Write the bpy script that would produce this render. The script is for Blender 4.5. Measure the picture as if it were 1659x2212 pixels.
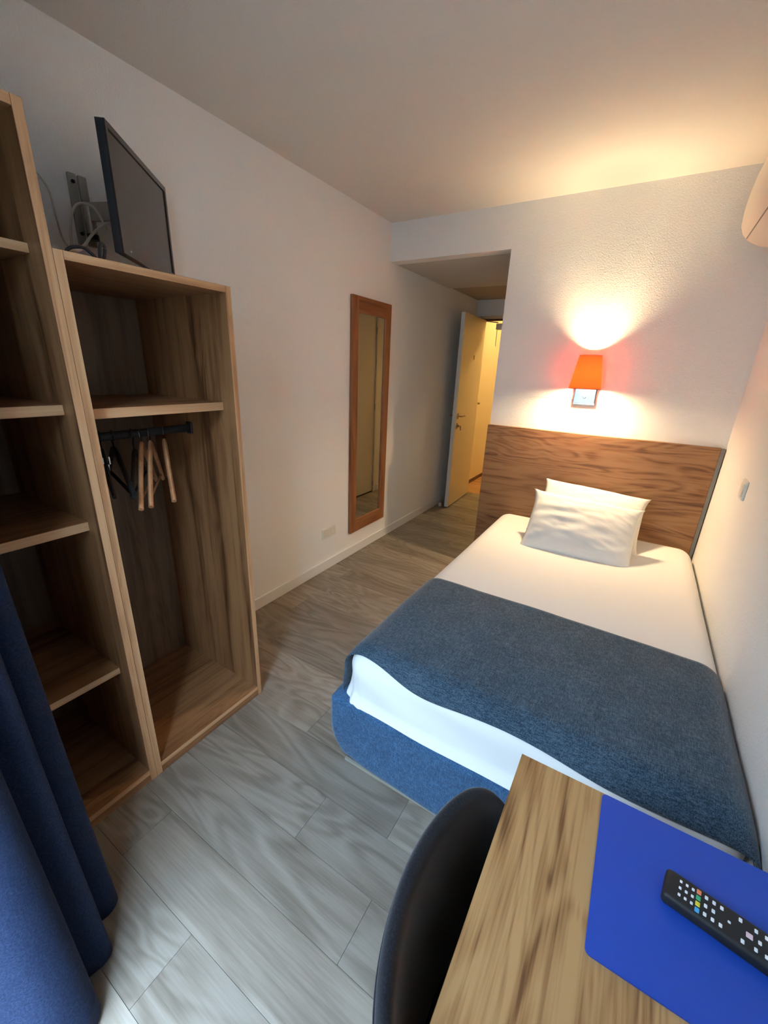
import bpy, bmesh, math, random
from mathutils import Vector, Matrix, noise
random.seed(7)
for o in list(bpy.data.objects): bpy.data.objects.remove(o, do_unlink=True)
scene = bpy.context.scene
COL = scene.collection

# ------------------------------------------------------------------ camera, sky, exposure
CAM = Vector((1.8454, -0.1120, 1.4913))
cd = bpy.data.cameras.new('camera'); cam = bpy.data.objects.new('camera', cd); COL.objects.link(cam)
cd.sensor_fit = 'HORIZONTAL'; cd.sensor_width = 36.0; cd.lens = 882.4865 / 1659 * 36.0
cd.clip_start = 0.01; cd.clip_end = 100
Rv = Vector((0.84911421, 0.52685174, 0.03784566)); Uv = Vector((-0.20509431, 0.26282122, 0.94279443)); Fv = Vector((-0.48676624, 0.80830208, -0.33121953))
m = Matrix((Rv, Uv, -Fv)).transposed().to_4x4(); m.translation = CAM
cam.matrix_world = m
scene.camera = cam

SKY = (0.51, 0.74, 1.0); SKY_STRENGTH = 26.5
world = bpy.data.worlds.new('world'); scene.world = world; world.use_nodes = True
bg = world.node_tree.nodes['Background']; bg.inputs[0].default_value = (*SKY, 1); bg.inputs[1].default_value = SKY_STRENGTH
vs = scene.view_settings
vs.view_transform = 'Standard'; vs.look = 'None'; vs.gamma = 1.0; vs.use_curve_mapping = False; vs.exposure = 0.74
BULB = 640.0
CORRIDOR_LIGHT = 62.0
# dimensions of the room (metres)
W, D, H, HS, XO = 2.296, 2.902, 2.5, 2.2506, 0.911
YW = -0.22            # inner face of the window wall
YE = 4.83             # entrance door wall
WX0, WX1, WZ1 = 0.95, 1.48, 2.36   # french window opening
portal = bpy.data.lights.new('window_portal', 'AREA'); portal.shape = 'RECTANGLE'; portal.size = WX1 - WX0; portal.size_y = WZ1
portal.cycles.is_portal = True
po = bpy.data.objects.new('window_portal', portal); COL.objects.link(po)
po.location = ((WX0 + WX1) / 2, -0.36, WZ1 / 2); po.rotation_euler = (math.radians(90), 0, 0)

# ------------------------------------------------------------------ materials
def new_mat(name):
    mt = bpy.data.materials.new(name); mt.use_nodes = True
    nt = mt.node_tree
    return mt, nt, nt.nodes, nt.links, nt.nodes['Principled BSDF']
def plain(name, col, rough=0.5, metal=0.0, bump=0.0, bscale=200, spec=0.5):
    mt, nt, N, L, b = new_mat(name)
    b.inputs['Base Color'].default_value = (*col, 1); b.inputs['Roughness'].default_value = rough
    b.inputs['Metallic'].default_value = metal; b.inputs['Specular IOR Level'].default_value = spec
    tc = N.new('ShaderNodeTexCoord'); n = N.new('ShaderNodeTexNoise'); n.inputs['Scale'].default_value = bscale; n.inputs['Detail'].default_value = 3
    L.new(tc.outputs['Object'], n.inputs['Vector'])
    if bump > 0:
        bp = N.new('ShaderNodeBump'); bp.inputs['Strength'].default_value = bump; bp.inputs['Distance'].default_value = 0.004
        L.new(n.outputs['Fac'], bp.inputs['Height']); L.new(bp.outputs['Normal'], b.inputs['Normal'])
    else:
        mr = N.new('ShaderNodeMapRange'); mr.inputs[3].default_value = max(0, rough - 0.03); mr.inputs[4].default_value = min(1, rough + 0.03)
        L.new(n.outputs['Fac'], mr.inputs[0]); L.new(mr.outputs[0], b.inputs['Roughness'])
    return mt
def ramp(N, stops):
    r = N.new('ShaderNodeValToRGB'); e = r.color_ramp.elements
    e[0].position, e[0].color = stops[0][0], (*stops[0][1], 1)
    e[1].position, e[1].color = stops[-1][0], (*stops[-1][1], 1)
    for p, c in stops[1:-1]:
        x = e.new(p); x.color = (*c, 1)
    return r
def wood(name, axis, dark, mid, light, k=1.0, rough=0.45, figure=0.35, tint=0.0, n1s=(1.3, 16), n2s=(4, 130), n3s=(0.9, 5.5), w1=1.0, w2=0.45, lo=0.50, hi=0.84):
    """wood decor whose grain runs along one local axis (0, 1, 2)"""
    mt, nt, N, L, b = new_mat(name)
    tc = N.new('ShaderNodeTexCoord'); oi = N.new('ShaderNodeObjectInfo')
    off = N.new('ShaderNodeVectorMath'); off.operation = 'MULTIPLY_ADD'
    rv = N.new('ShaderNodeCombineXYZ')
    for i in range(3): L.new(oi.outputs['Random'], rv.inputs[i])
    off.inputs[1].default_value = (7.3, 5.1, 3.7)
    L.new(rv.outputs[0], off.inputs[0]); L.new(tc.outputs['Object'], off.inputs[2])
    def sc(al, ac):
        v = N.new('ShaderNodeVectorMath'); v.operation = 'MULTIPLY'
        s = [ac * k] * 3; s[axis] = al * k
        v.inputs[1].default_value = s; L.new(off.outputs[0], v.inputs[0]); return v
    n1 = N.new('ShaderNodeTexNoise'); n1.inputs['Scale'].default_value = 1; n1.inputs['Detail'].default_value = 4; n1.inputs['Distortion'].default_value = 0.5
    L.new(sc(*n1s).outputs[0], n1.inputs['Vector'])
    n2 = N.new('ShaderNodeTexNoise'); n2.inputs['Scale'].default_value = 1; n2.inputs['Detail'].default_value = 5; n2.inputs['Roughness'].default_value = 0.6
    L.new(sc(*n2s).outputs[0], n2.inputs['Vector'])
    n3 = N.new('ShaderNodeTexNoise'); n3.inputs['Scale'].default_value = 1; n3.inputs['Detail'].default_value = 2; n3.inputs['Distortion'].default_value = 1.0
    L.new(sc(*n3s).outputs[0], n3.inputs['Vector'])
    s = N.new('ShaderNodeMath'); s.operation = 'MULTIPLY'; s.inputs[1].default_value = 60; L.new(n3.outputs['Fac'], s.inputs[0])
    sn = N.new('ShaderNodeMath'); sn.operation = 'SINE'; L.new(s.outputs[0], sn.inputs[0])
    a = N.new('ShaderNodeMath'); a.operation = 'MULTIPLY_ADD'; a.inputs[1].default_value = 0.10 * figure; L.new(sn.outputs[0], a.inputs[0])
    c1 = N.new('ShaderNodeMath'); c1.operation = 'MULTIPLY_ADD'; c1.inputs[1].default_value = w1; c1.inputs[2].default_value = 0.5 * (1 - w1); L.new(n1.outputs['Fac'], c1.inputs[0]); L.new(c1.outputs[0], a.inputs[2])
    a2 = N.new('ShaderNodeMath'); a2.operation = 'MULTIPLY_ADD'; a2.inputs[1].default_value = w2; L.new(n2.outputs['Fac'], a2.inputs[0]); L.new(a.outputs[0], a2.inputs[2])
    r = ramp(N, [(lo, dark), ((lo + hi) / 2 - 0.01, mid), (hi, light)]); L.new(a2.outputs[0], r.inputs[0])
    out = r.outputs[0]
    if tint > 0:
        hs = N.new('ShaderNodeHueSaturation'); mr = N.new('ShaderNodeMapRange'); mr.inputs[3].default_value = 1 - tint; mr.inputs[4].default_value = 1 + tint
        L.new(oi.outputs['Random'], mr.inputs[0]); L.new(mr.outputs[0], hs.inputs['Value']); L.new(out, hs.inputs['Color']); out = hs.outputs[0]
    L.new(out, b.inputs['Base Color']); b.inputs['Roughness'].default_value = rough
    bp = N.new('ShaderNodeBump'); bp.inputs['Strength'].default_value = 0.12; bp.inputs['Distance'].default_value = 0.001
    L.new(n2.outputs['Fac'], bp.inputs['Height']); L.new(bp.outputs['Normal'], b.inputs['Normal'])
    return mt
def weave(name, dark, mid, light, fine=420, long=60, rough=0.9, bump=0.25, sheen=0.2):
    mt, nt, N, L, b = new_mat(name)
    tc = N.new('ShaderNodeTexCoord'); acc = None
    for i in range(3):
        v = N.new('ShaderNodeVectorMath'); v.operation = 'MULTIPLY'; s = [fine] * 3; s[i] = long
        v.inputs[1].default_value = s; L.new(tc.outputs['Object'], v.inputs[0])
        n = N.new('ShaderNodeTexNoise'); n.inputs['Scale'].default_value = 1; n.inputs['Detail'].default_value = 1.5; L.new(v.outputs[0], n.inputs['Vector'])
        if acc is None: acc = n.outputs['Fac']
        else:
            ad = N.new('ShaderNodeMath'); ad.operation = 'ADD'; L.new(acc, ad.inputs[0]); L.new(n.outputs['Fac'], ad.inputs[1]); acc = ad.outputs[0]
    big = N.new('ShaderNodeTexNoise'); big.inputs['Scale'].default_value = 9; big.inputs['Detail'].default_value = 4; L.new(tc.outputs['Object'], big.inputs['Vector'])
    ad = N.new('ShaderNodeMath'); ad.operation = 'MULTIPLY_ADD'; ad.inputs[1].default_value = 0.35; L.new(big.outputs['Fac'], ad.inputs[0]); L.new(acc, ad.inputs[2]); acc = ad.outputs[0]
    mr = N.new('ShaderNodeMapRange'); mr.inputs[1].default_value = 1.25; mr.inputs[2].default_value = 2.1; L.new(acc, mr.inputs[0])
    r = ramp(N, [(0.15, dark), (0.5, mid), (0.85, light)]); L.new(mr.outputs[0], r.inputs[0]); L.new(r.outputs[0], b.inputs['Base Color'])
    b.inputs['Roughness'].default_value = rough; b.inputs['Sheen Weight'].default_value = sheen; b.inputs['Specular IOR Level'].default_value = 0.2
    bp = N.new('ShaderNodeBump'); bp.inputs['Strength'].default_value = bump; bp.inputs['Distance'].default_value = 0.002
    L.new(acc, bp.inputs['Height']); L.new(bp.outputs['Normal'], b.inputs['Normal'])
    return mt
def emit(name, col, strength):
    mt, nt, N, L, b = new_mat(name)
    b.inputs['Base Color'].default_value = (0.9, 0.9, 0.85, 1)
    b.inputs['Emission Color'].default_value = (*col, 1); b.inputs['Emission Strength'].default_value = strength
    return mt

M = {}
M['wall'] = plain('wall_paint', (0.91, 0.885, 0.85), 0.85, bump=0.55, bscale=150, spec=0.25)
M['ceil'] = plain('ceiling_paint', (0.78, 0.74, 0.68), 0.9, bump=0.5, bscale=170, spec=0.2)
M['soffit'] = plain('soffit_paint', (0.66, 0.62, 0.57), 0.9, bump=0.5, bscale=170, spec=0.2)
M['board'] = plain('skirting_paint', (0.82, 0.80, 0.77), 0.4)
M['cream'] = plain('cream_paint', (0.74, 0.60, 0.36), 0.4)
M['bathdoor'] = plain('ivory_door_paint', (0.84, 0.78, 0.66), 0.4)
M['bare'] = plain('bare_brown_plaster', (0.44, 0.38, 0.30), 0.95, bump=0.5, bscale=90)
M['doorpaint'] = plain('door_paint', (0.78, 0.62, 0.36), 0.35)
M['dooredge'] = plain('door_edge_paint', (0.80, 0.76, 0.68), 0.4)
WD, WM, WL = (0.098, 0.036, 0.012), (0.250, 0.106, 0.040), (0.355, 0.168, 0.068)
M['wood_z'] = wood('walnut_decor_vertical', 2, WD, WM, WL, n1s=(1.0, 22), n2s=(3, 160), w1=0.9)
M['wood_y'] = wood('walnut_decor_depth', 1, WD, WM, WL, n1s=(1.0, 22), n2s=(3, 160), w1=0.9)
M['wood_edge_z'] = wood('edge_band_vertical', 2, (0.42, 0.20, 0.085), (0.57, 0.30, 0.14), (0.66, 0.38, 0.19), n1s=(1.0, 30), n2s=(4, 200))
M['wood_edge_y'] = wood('edge_band_horizontal', 1, (0.42, 0.20, 0.085), (0.57, 0.30, 0.14), (0.66, 0.38, 0.19), n1s=(1.0, 30), n2s=(4, 200))
M['wood_back'] = wood('back_panel_decor', 2, (0.13, 0.078, 0.045), (0.19, 0.120, 0.070), (0.25, 0.165, 0.10))
M['wood_head'] = wood('headboard_decor', 0, (0.115, 0.045, 0.017), (0.25, 0.118, 0.047), (0.335, 0.175, 0.078), figure=1.0, n1s=(0.9, 26), n2s=(5, 190), n3s=(1.0, 6.0), w1=0.75, w2=0.5)
M['wood_desk'] = wood('desk_decor', 1, (0.14, 0.055, 0.017), (0.34, 0.168, 0.060), (0.45, 0.250, 0.100), figure=0.8, n1s=(1.3, 48), n2s=(5, 260), n3s=(1.6, 9.0), w1=0.8, w2=0.5)
M['wood_mirror'] = wood('mirror_frame_wood', 2, (0.17, 0.055, 0.018), (0.27, 0.10, 0.035), (0.33, 0.14, 0.055))
M['hanger'] = wood('hanger_wood', 0, (0.48, 0.20, 0.085), (0.60, 0.28, 0.12), (0.68, 0.36, 0.18))
M['floor'] = wood('plank_decor', 0, (0.160, 0.124, 0.091), (0.238, 0.192, 0.148), (0.308, 0.260, 0.208), rough=0.42, figure=0.9, tint=0.20, n1s=(1.1, 7), n2s=(6, 170), n3s=(1.1, 4.5), w1=0.55, w2=0.42, lo=0.52, hi=0.90)
M['subfloor'] = plain('subfloor', (0.10, 0.085, 0.07), 0.9)
M['corrfloor'] = wood('corridor_floor_decor', 0, (0.25, 0.11, 0.035), (0.42, 0.20, 0.07), (0.5, 0.27, 0.11))
M['blue'] = weave('blue_upholstery', (0.016, 0.050, 0.110), (0.034, 0.092, 0.185), (0.065, 0.150, 0.27))
M['runner'] = weave('runner_fabric', (0.014, 0.030, 0.050), (0.038, 0.068, 0.100), (0.085, 0.125, 0.165), fine=380, long=55, bump=0.12)
M['curtain'] = weave('curtain_fabric', (0.009, 0.016, 0.042), (0.013, 0.023, 0.058), (0.020, 0.032, 0.074), fine=300, long=200, bump=0.15, sheen=0.0)
M['chair'] = weave('chair_fabric', (0.005, 0.0045, 0.0065), (0.009, 0.008, 0.011), (0.015, 0.0135, 0.019), fine=500, long=300, bump=0.15)
M['sheet'] = plain('white_cotton', (0.82, 0.80, 0.77), 0.9, bump=0.15, bscale=14, spec=0.2)
M['pillow'] = plain('white_pillowcase', (0.84, 0.83, 0.81), 0.9, bump=0.2, bscale=18, spec=0.2)
M['black'] = plain('black_plastic', (0.012, 0.012, 0.014), 0.35)
M['blackmat'] = plain('black_soft_plastic', (0.010, 0.010, 0.011), 0.6)
M['screen'] = plain('tv_screen', (0.020, 0.018, 0.017), 0.18)
M['bezel'] = plain('tv_bezel', (0.030, 0.025, 0.023), 0.25)
M['chrome'] = plain('chrome', (0.60, 0.60, 0.61), 0.22, 1.0)
M['satin'] = plain('polished_plate', (0.30, 0.31, 0.33), 0.12, 1.0)
M['steel'] = plain('grey_steel', (0.42, 0.40, 0.37), 0.4, 0.8)
M['brass'] = plain('worn_brass', (0.34, 0.25, 0.14), 0.4, 0.9)
M['alu'] = plain('grey_edge_profile', (0.20, 0.20, 0.20), 0.5, 0.3)
M['white'] = plain('white_plastic', (0.80, 0.77, 0.71), 0.4)
M['acwhite'] = plain('aged_white_plastic', (0.80, 0.72, 0.60), 0.4)
M['dark'] = plain('dark_gap', (0.02, 0.018, 0.016), 0.8)
M['darkwood'] = plain('brown_skirting', (0.13, 0.05, 0.025), 0.6)
M['cable'] = plain('beige_cable', (0.66, 0.60, 0.50), 0.5)
M['trim'] = plain('pale_underside_trim', (0.30, 0.27, 0.22), 0.7)
M['mat'] = plain('royal_blue_leatherette', (0.010, 0.058, 0.37), 0.45, bump=0.10, bscale=600)
M['facade'] = plain('grey_render', (0.19, 0.18, 0.165), 0.9, bump=0.3, bscale=40)
M['street'] = plain('grey_asphalt', (0.06, 0.06, 0.06), 0.9)
M['btn_white'] = plain('button_white', (0.75, 0.75, 0.75), 0.5)
M['btn_pink'] = plain('button_pink', (0.75, 0.52, 0.55), 0.5)
M['btn_o'] = plain('button_orange', (0.80, 0.22, 0.10), 0.5)
M['btn_g'] = plain('button_green', (0.05, 0.38, 0.17), 0.5)
M['btn_y'] = plain('button_yellow', (0.72, 0.62, 0.05), 0.5)
M['btn_b'] = plain('button_blue', (0.06, 0.36, 0.68), 0.5)
mt, nt, N_, L_, b_ = new_mat('mirror_glass'); M['mirror'] = mt
b_.inputs['Base Color'].default_value = (0.80, 0.80, 0.76, 1); b_.inputs['Metallic'].default_value = 1; b_.inputs['Roughness'].default_value = 0.02
mt, nt, N_, L_, b_ = new_mat('window_glass'); M['glass'] = mt
tr = N_.new('ShaderNodeBsdfTransparent'); gl = N_.new('ShaderNodeBsdfGlossy'); gl.inputs['Roughness'].default_value = 0.02; mx = N_.new('ShaderNodeMixShader'); mx.inputs[0].default_value = 0.05
L_.new(tr.outputs[0], mx.inputs[1]); L_.new(gl.outputs[0], mx.inputs[2]); L_.new(mx.outputs[0], N_['Material Output'].inputs[0])
mt, nt, N_, L_, b_ = new_mat('lamp_shade_fabric'); M['shade'] = mt
tl = N_.new('ShaderNodeBsdfTranslucent'); tl.inputs[0].default_value = (0.94, 0.225, 0.075, 1)
df = N_.new('ShaderNodeBsdfDiffuse'); df.inputs[0].default_value = (0.85, 0.22, 0.09, 1); mx = N_.new('ShaderNodeMixShader'); mx.inputs[0].default_value = 0.55
L_.new(tl.outputs[0], mx.inputs[1]); L_.new(df.outputs[0], mx.inputs[2]); L_.new(mx.outputs[0], N_['Material Output'].inputs[0])
M['bulb'] = emit('lit_bulb', (1.0, 0.78, 0.45), BULB)
M['corrlamp'] = emit('corridor_lamp_glass', (1.0, 0.74, 0.34), CORRIDOR_LIGHT)

# ------------------------------------------------------------------ builders
class G:
    """collects geometry in world coordinates for one mesh"""
    def __init__(s): s.bm = bmesh.new()
    def box(s, x0, x1, y0, y1, z0, z1, bev=0.0, seg=1, rot=None, about=None):
        r = bmesh.ops.create_cube(s.bm, size=1.0); vs_ = r['verts']
        for v in vs_: v.co = Vector(((x0 + x1) / 2 + v.co.x * (x1 - x0), (y0 + y1) / 2 + v.co.y * (y1 - y0), (z0 + z1) / 2 + v.co.z * (z1 - z0)))
        if bev > 0:
            es = list({e for v in vs_ for e in v.link_edges})
            rb = bmesh.ops.bevel(s.bm, geom=es, offset=bev, segments=seg, affect='EDGES', profile=0.5)
            vs_ = list({v for f in rb['faces'] for v in f.verts} | {v for v in vs_ if v.is_valid})
        if rot is not None: bmesh.ops.rotate(s.bm, verts=vs_, cent=about, matrix=rot)
        return s
    def tube(s, path, r, n=8, ry=None, cap=True, up=Vector((0, 0, 1))):
        path = [Vector(p) for p in path]; rings = []
        for i, p in enumerate(path):
            t = (path[min(i + 1, len(path) - 1)] - path[max(i - 1, 0)]).normalized()
            a = t.cross(up)
            if a.length < 1e-3: a = t.cross(Vector((0, 1, 0)))
            a.normalize(); b = a.cross(t).normalized()
            rr = r[i] if isinstance(r, (list, tuple)) else r
            r2 = rr if ry is None else (ry[i] if isinstance(ry, (list, tuple)) else ry)
            rings.append([s.bm.verts.new(p + a * math.cos(k * 2 * math.pi / n) * rr + b * math.sin(k * 2 * math.pi / n) * r2) for k in range(n)])
        for i in range(len(rings) - 1):
            for k in range(n): s.bm.faces.new((rings[i][k], rings[i][(k + 1) % n], rings[i + 1][(k + 1) % n], rings[i + 1][k]))
        if cap: s.bm.faces.new(rings[0][::-1]); s.bm.faces.new(rings[-1])
        return s
    def lathe(s, c, prof, n=32, axis=2, closed=False):
        c = Vector(c); rings = []
        for r, z in prof:
            ring = []
            for k in range(n):
                a = k * 2 * math.pi / n; q = [r * math.cos(a), r * math.sin(a)]; q.insert(axis, z)
                ring.append(s.bm.verts.new(c + Vector(q)))
            rings.append(ring)
        m_ = len(rings)
        for i in range(m_ if closed else m_ - 1):
            for k in range(n): s.bm.faces.new((rings[i][k], rings[i][(k + 1) % n], rings[(i + 1) % m_][(k + 1) % n], rings[(i + 1) % m_][k]))
        if not closed:
            if prof[0][0] > 1e-5: s.bm.faces.new(rings[0][::-1])
            if prof[-1][0] > 1e-5: s.bm.faces.new(rings[-1])
        return s
    def prism(s, poly, axis, a, b):
        """poly: list of 2-D points in the two other axes (in axis order), extruded from a to b"""
        def P(q, h): l = list(q); l.insert(axis, h); return Vector(l)
        A = [s.bm.verts.new(P(q, a)) for q in poly]; B = [s.bm.verts.new(P(q, b)) for q in poly]; n = len(poly)
        s.bm.faces.new(A[::-1]); s.bm.faces.new(B)
        for k in range(n): s.bm.faces.new((A[k], A[(k + 1) % n], B[(k + 1) % n], B[k]))
        return s
    def sheet(s, grid, thick=0.0, closed_u=False):
        vs_ = [[s.bm.verts.new(Vector(p)) for p in row] for row in grid]
        for i in range(len(vs_) - 1):
            for j in range(len(vs_[0]) - 1): s.bm.faces.new((vs_[i][j], vs_[i][j + 1], vs_[i + 1][j + 1], vs_[i + 1][j]))
        return s
    def mesh(s, name, base):
        bmesh.ops.recalc_face_normals(s.bm, faces=s.bm.faces[:])
        for v in s.bm.verts: v.co -= base
        me = bpy.data.meshes.new(name); s.bm.to_mesh(me); s.bm.free(); return me
def mk(name, g, mat, parent=None, smooth=False, base=None, label=None, solid=0.0, subsurf=0):
    b = Vector(parent['_b']) if parent is not None and '_b' in parent.keys() else (Vector(base) if base is not None else Vector((0, 0, 0)))
    me = g.mesh(name, b); me.materials.append(M[mat])
    if smooth:
        for p in me.polygons: p.use_smooth = True
        if smooth != 2: me.set_sharp_from_angle(angle=math.radians(40))
    o = bpy.data.objects.new(name, me); COL.objects.link(o)
    o['_b'] = tuple(b)
    if parent is not None: o.parent = parent
    else: o.location = b
    if label: o['label'] = label
    if solid:
        md = o.modifiers.new('thickness', 'SOLIDIFY'); md.thickness = abs(solid); md.offset = 1 if solid > 0 else -1
    if subsurf:
        md = o.modifiers.new('smooth', 'SUBSURF'); md.levels = md.render_levels = subsurf
    return o
def thing(name, label, cat, base, group=None):
    o = bpy.data.objects.new(name, None); COL.objects.link(o); o.empty_display_size = 0.05
    o.location = base; o['_b'] = tuple(base); o['label'] = label; o['category'] = cat
    if group: o['group'] = group
    return o
def tag(o, label, cat, group=None):
    o['label'] = label; o['category'] = cat
    if group: o['group'] = group
    return o
def struct(o): o['kind'] = 'structure'; return o
def B(*a, **k): return G().box(*a, **k)
def smoothpath(pts, n=6):
    pts = [Vector(p) for p in pts]; out = []
    for i in range(len(pts) - 1):
        p0, p1, p2, p3 = pts[max(i - 1, 0)], pts[i], pts[i + 1], pts[min(i + 2, len(pts) - 1)]
        for j in range(n):
            t = j / n
            out.append(0.5 * ((2 * p1) + (p2 - p0) * t + (2 * p0 - 5 * p1 + 4 * p2 - p3) * t * t + (3 * p1 - p0 - 3 * p2 + p3) * t ** 3))
    out.append(pts[-1]); return out

# ------------------------------------------------------------------ the shell of the room
fl = struct(mk('floor', B(-0.02, W + 0.02, YW - 0.12, YE + 0.05, -0.06, -0.004), 'subfloor'))
fl['label'] = 'grey brown wood plank vinyl floor of the room'
PITCH, Y0 = 0.1675, 0.213
known = {-1: 1.086, 0: 0.731, 1: 1.46, 2: 1.151, 4: 0.90, 8: 0.178, 14: 0.444}
for k in range(-4, 29):
    ya, yb = Y0 + k * PITCH, Y0 + (k + 1) * PITCH
    ya = max(ya, YW - 0.02); yb = min(yb, YE + 0.05)
    if yb - ya < 0.02: continue
    x_end = W if ya < D else XO
    j0 = known.get(k, (k * 0.47) % 1.25); xs = [0.0]
    x = j0 - 2.5
    while x < x_end:
        if x > 0.05 and x < x_end - 0.05: xs.append(x)
        x += 1.25
    xs.append(x_end)
    for a, b in zip(xs[:-1], xs[1:]):
        g = 0.0005
        o = mk('plank', B(a + g, b - g, ya + g, yb - g, -0.004, 0.0), 'floor', fl)
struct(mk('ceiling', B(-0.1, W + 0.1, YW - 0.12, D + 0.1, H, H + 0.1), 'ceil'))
struct(mk('wall_left', B(-0.12, 0.0, YW - 0.12, YE + 0.1, -0.06, H + 0.1), 'wall'))
struct(mk('wall_right', B(W, W + 0.12, YW - 0.12, D + 0.12, -0.06, H + 0.1), 'wall'))
g = G(); g.box(XO, W, D, D + 0.10, -0.06, H); g.box(0, XO, D, D + 0.10, HS, H)
struct(mk('wall_back', g, 'wall'))
g = G(); yo = YW - 0.12
g.box(0, WX0, yo, YW, -0.06, H); g.box(WX1, W, yo, YW, -0.06, H); g.box(WX0, WX1, yo, YW, WZ1, H); g.box(WX0, WX1, yo, YW, -0.06, 0.0)
struct(mk('wall_front', g, 'wall'))
# french window in the window wall
wn = thing('window_1', 'tall white framed french window beside the curtain', 'window', (1.18, -0.305, 0)); wn['kind'] = 'structure'; del wn['category']
g = G(); g.box(WX0, WX0 + 0.05, -0.33, -0.28, 0, WZ1); g.box(WX1 - 0.05, WX1, -0.33, -0.28, 0, WZ1); g.box(WX0 + .05, WX1 - .05, -0.33, -0.28, WZ1 - 0.05, WZ1); g.box(WX0 + .05, WX1 - .05, -0.33, -0.28, 0, 0.07)
mk('window_frame', g, 'board', wn)
mk('pane', B(WX0 + 0.05, WX1 - 0.05, -0.308, -0.302, 0.07, WZ1 - 0.05), 'glass', wn)
mk('window_handle', B(WX0 + 0.062 - .03, WX0 + 0.082 - .03, -0.28, -0.24, 1.0, 1.12, bev=0.004), 'chrome', wn)
# passage to the entrance
struct(mk('wall_passage', (lambda g: (g.box(XO, XO + 0.10, D + 0.10, 3.36, -0.06, HS + .05), g.box(XO, XO + 0.10, 4.14, YE, -0.06, HS + .05), g.box(XO, XO + .10, 3.36, 4.14, 2.10, HS + .05), g.box(XO + .05, XO + .10, 3.36, 4.14, -0.06, 2.10), g)[-1])(G()), 'wall'))
rng = random.Random(3); edge = [(0.0, 4.005)]
xx = 0.0
while xx < XO - 0.02:
    xx += rng.uniform(0.012, 0.03); edge.append((min(xx, XO), 4.02 + xx * 0.05 + rng.uniform(-0.010, 0.010)))
edge[-1] = (XO, edge[-1][1])
poly = [(0.0, D + 0.10), (XO, D + 0.10)] + edge[::-1]
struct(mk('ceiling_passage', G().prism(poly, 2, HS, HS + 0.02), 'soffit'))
struct(mk('ceiling_entry', B(-0.05, XO + 0.1, D + 0.1, YE + 0.1, HS + 0.012, HS + 0.08), 'bare'))
DX0, DX1, DZ = 0.085, 0.86, 2.065
g = G(); g.box(0, DX0, YE, YE + 0.10, -0.06, HS + .03); g.box(DX1, 1.6, YE, YE + 0.10, -0.06, HS + .4); g.box(DX0, DX1, YE, YE + 0.10, DZ, HS + .4); g.box(-.2, DX0, YE + .001, YE + 0.10, HS, HS + .4)
struct(mk('wall_entry', g, 'wall'))
# skirtings
g = G(); g.box(0, 0.012, 0.945, YE, 0, 0.080, bev=0.003)
struct(mk('baseboard_left', g, 'board'))
g = G(); g.box(XO - 0.012, XO, D + 0.005, 3.31, 0, 0.08, bev=0.003); g.box(XO - 0.012, XO, 4.19, YE, 0, 0.08, bev=0.003)
struct(mk('baseboard_passage', g, 'board'))
# entrance door: frame and open leaf
d1 = thing('door_1', 'cream entrance door standing open against the white passage wall', 'door', (0.115, YE, 0)); d1['kind'] = 'structure'; del d1['category']
fx, fy = 0.118, 4.10; hx, hy = 0.088, 4.825   # free edge and hinge edge of the room-side face
ux, uy = (hx - fx), (hy - fy); ln = math.hypot(ux, uy); ux /= ln; uy /= ln; nx, ny = uy, -ux   # n points to +x
def leafbox(g, a0, a1, t0, t1, z0, z1):
    pl = [(fx + ux * a + nx * t, fy + uy * a + ny * t) for a, t in ((a0, t0), (a1, t0), (a1, t1), (a0, t1))]
    g.prism(pl, 2, z0, z1); return g
leaf = mk('leaf', leafbox(G(), 0.002, ln, 0.0, 0.04, 0.012, 2.05), 'doorpaint', d1)
mk('leaf_edge', leafbox(G(), 0.0, 0.002, 0.0, 0.04, 0.012, 2.05), 'dooredge', d1, label='whitish edge of the door leaf')
for zc, sgn in ((1.035, 1), (0.93, 1), (1.035, -1), (0.93, -1)):
    t0 = 0.04 if sgn > 0 else 0.0
    g = G(); leafbox(g, 0.045, 0.075, t0 - (0.006 if sgn < 0 else 0), t0 + (0.006 if sgn > 0 else 0), zc - 0.03, zc + 0.03)
    pl = mk('handle_plate', g, 'brass', d1)
    g = G(); q = lambda a, t, z: (fx + ux * a + nx * t, fy + uy * a + ny * t, z)
    tt = t0 + sgn * 0.045
    if zc > 1: g.tube([q(0.06, t0, zc), q(0.06, tt, zc), q(0.09, tt, zc), q(0.165, tt, zc)], 0.008)
    else: g.tube([q(0.06, t0, zc), q(0.06, t0 + sgn * 0.025, zc)], 0.013); g.tube([q(0.06, t0 + sgn * .025, zc), q(0.10, t0 + sgn * .027, zc), q(0.11, t0 + sgn * .027, zc - .05)], 0.006)
    mk('lever' if zc > 1 else 'thumb_turn', g, 'brass', pl, smooth=True)
g = G(); leafbox(g, 0.40, 0.425, 0.04, 0.045, 1.62, 1.665); mk('peephole', g, 'brass', d1)
g = G(); g.box(DX0 - 0.03, DX0, YE - 0.012, YE + 0.112, 0, DZ + 0.03); g.box(DX1, DX1 + 0.03, YE - 0.012, YE + 0.112, 0, DZ + 0.03); g.box(DX0, DX1, YE - 0.012, YE + 0.112, DZ, DZ + 0.03)
mk('door_frame', g, 'cream', d1)
mk('frame_gasket', B(DX0, DX1, YE + 0.03, YE + 0.05, DZ - 0.018, DZ), 'darkwood', d1)
cl = mk('door_closer', B(0.235, 0.44, YE + 0.03, YE + 0.08, 1.955, 2.02, bev=0.006), 'white', d1)
g = G(); g.tube([(0.25, YE + 0.05, 2.03), (0.10, YE - 0.02, 2.045)], 0.006); mk('closer_arm', g, 'steel', cl)
g = G(); g.tube([(0.245, YE + 0.055, 1.955), (0.247, YE + 0.055, 1.78)], 0.004); mk('closer_rod', g, 'steel', cl)
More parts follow.
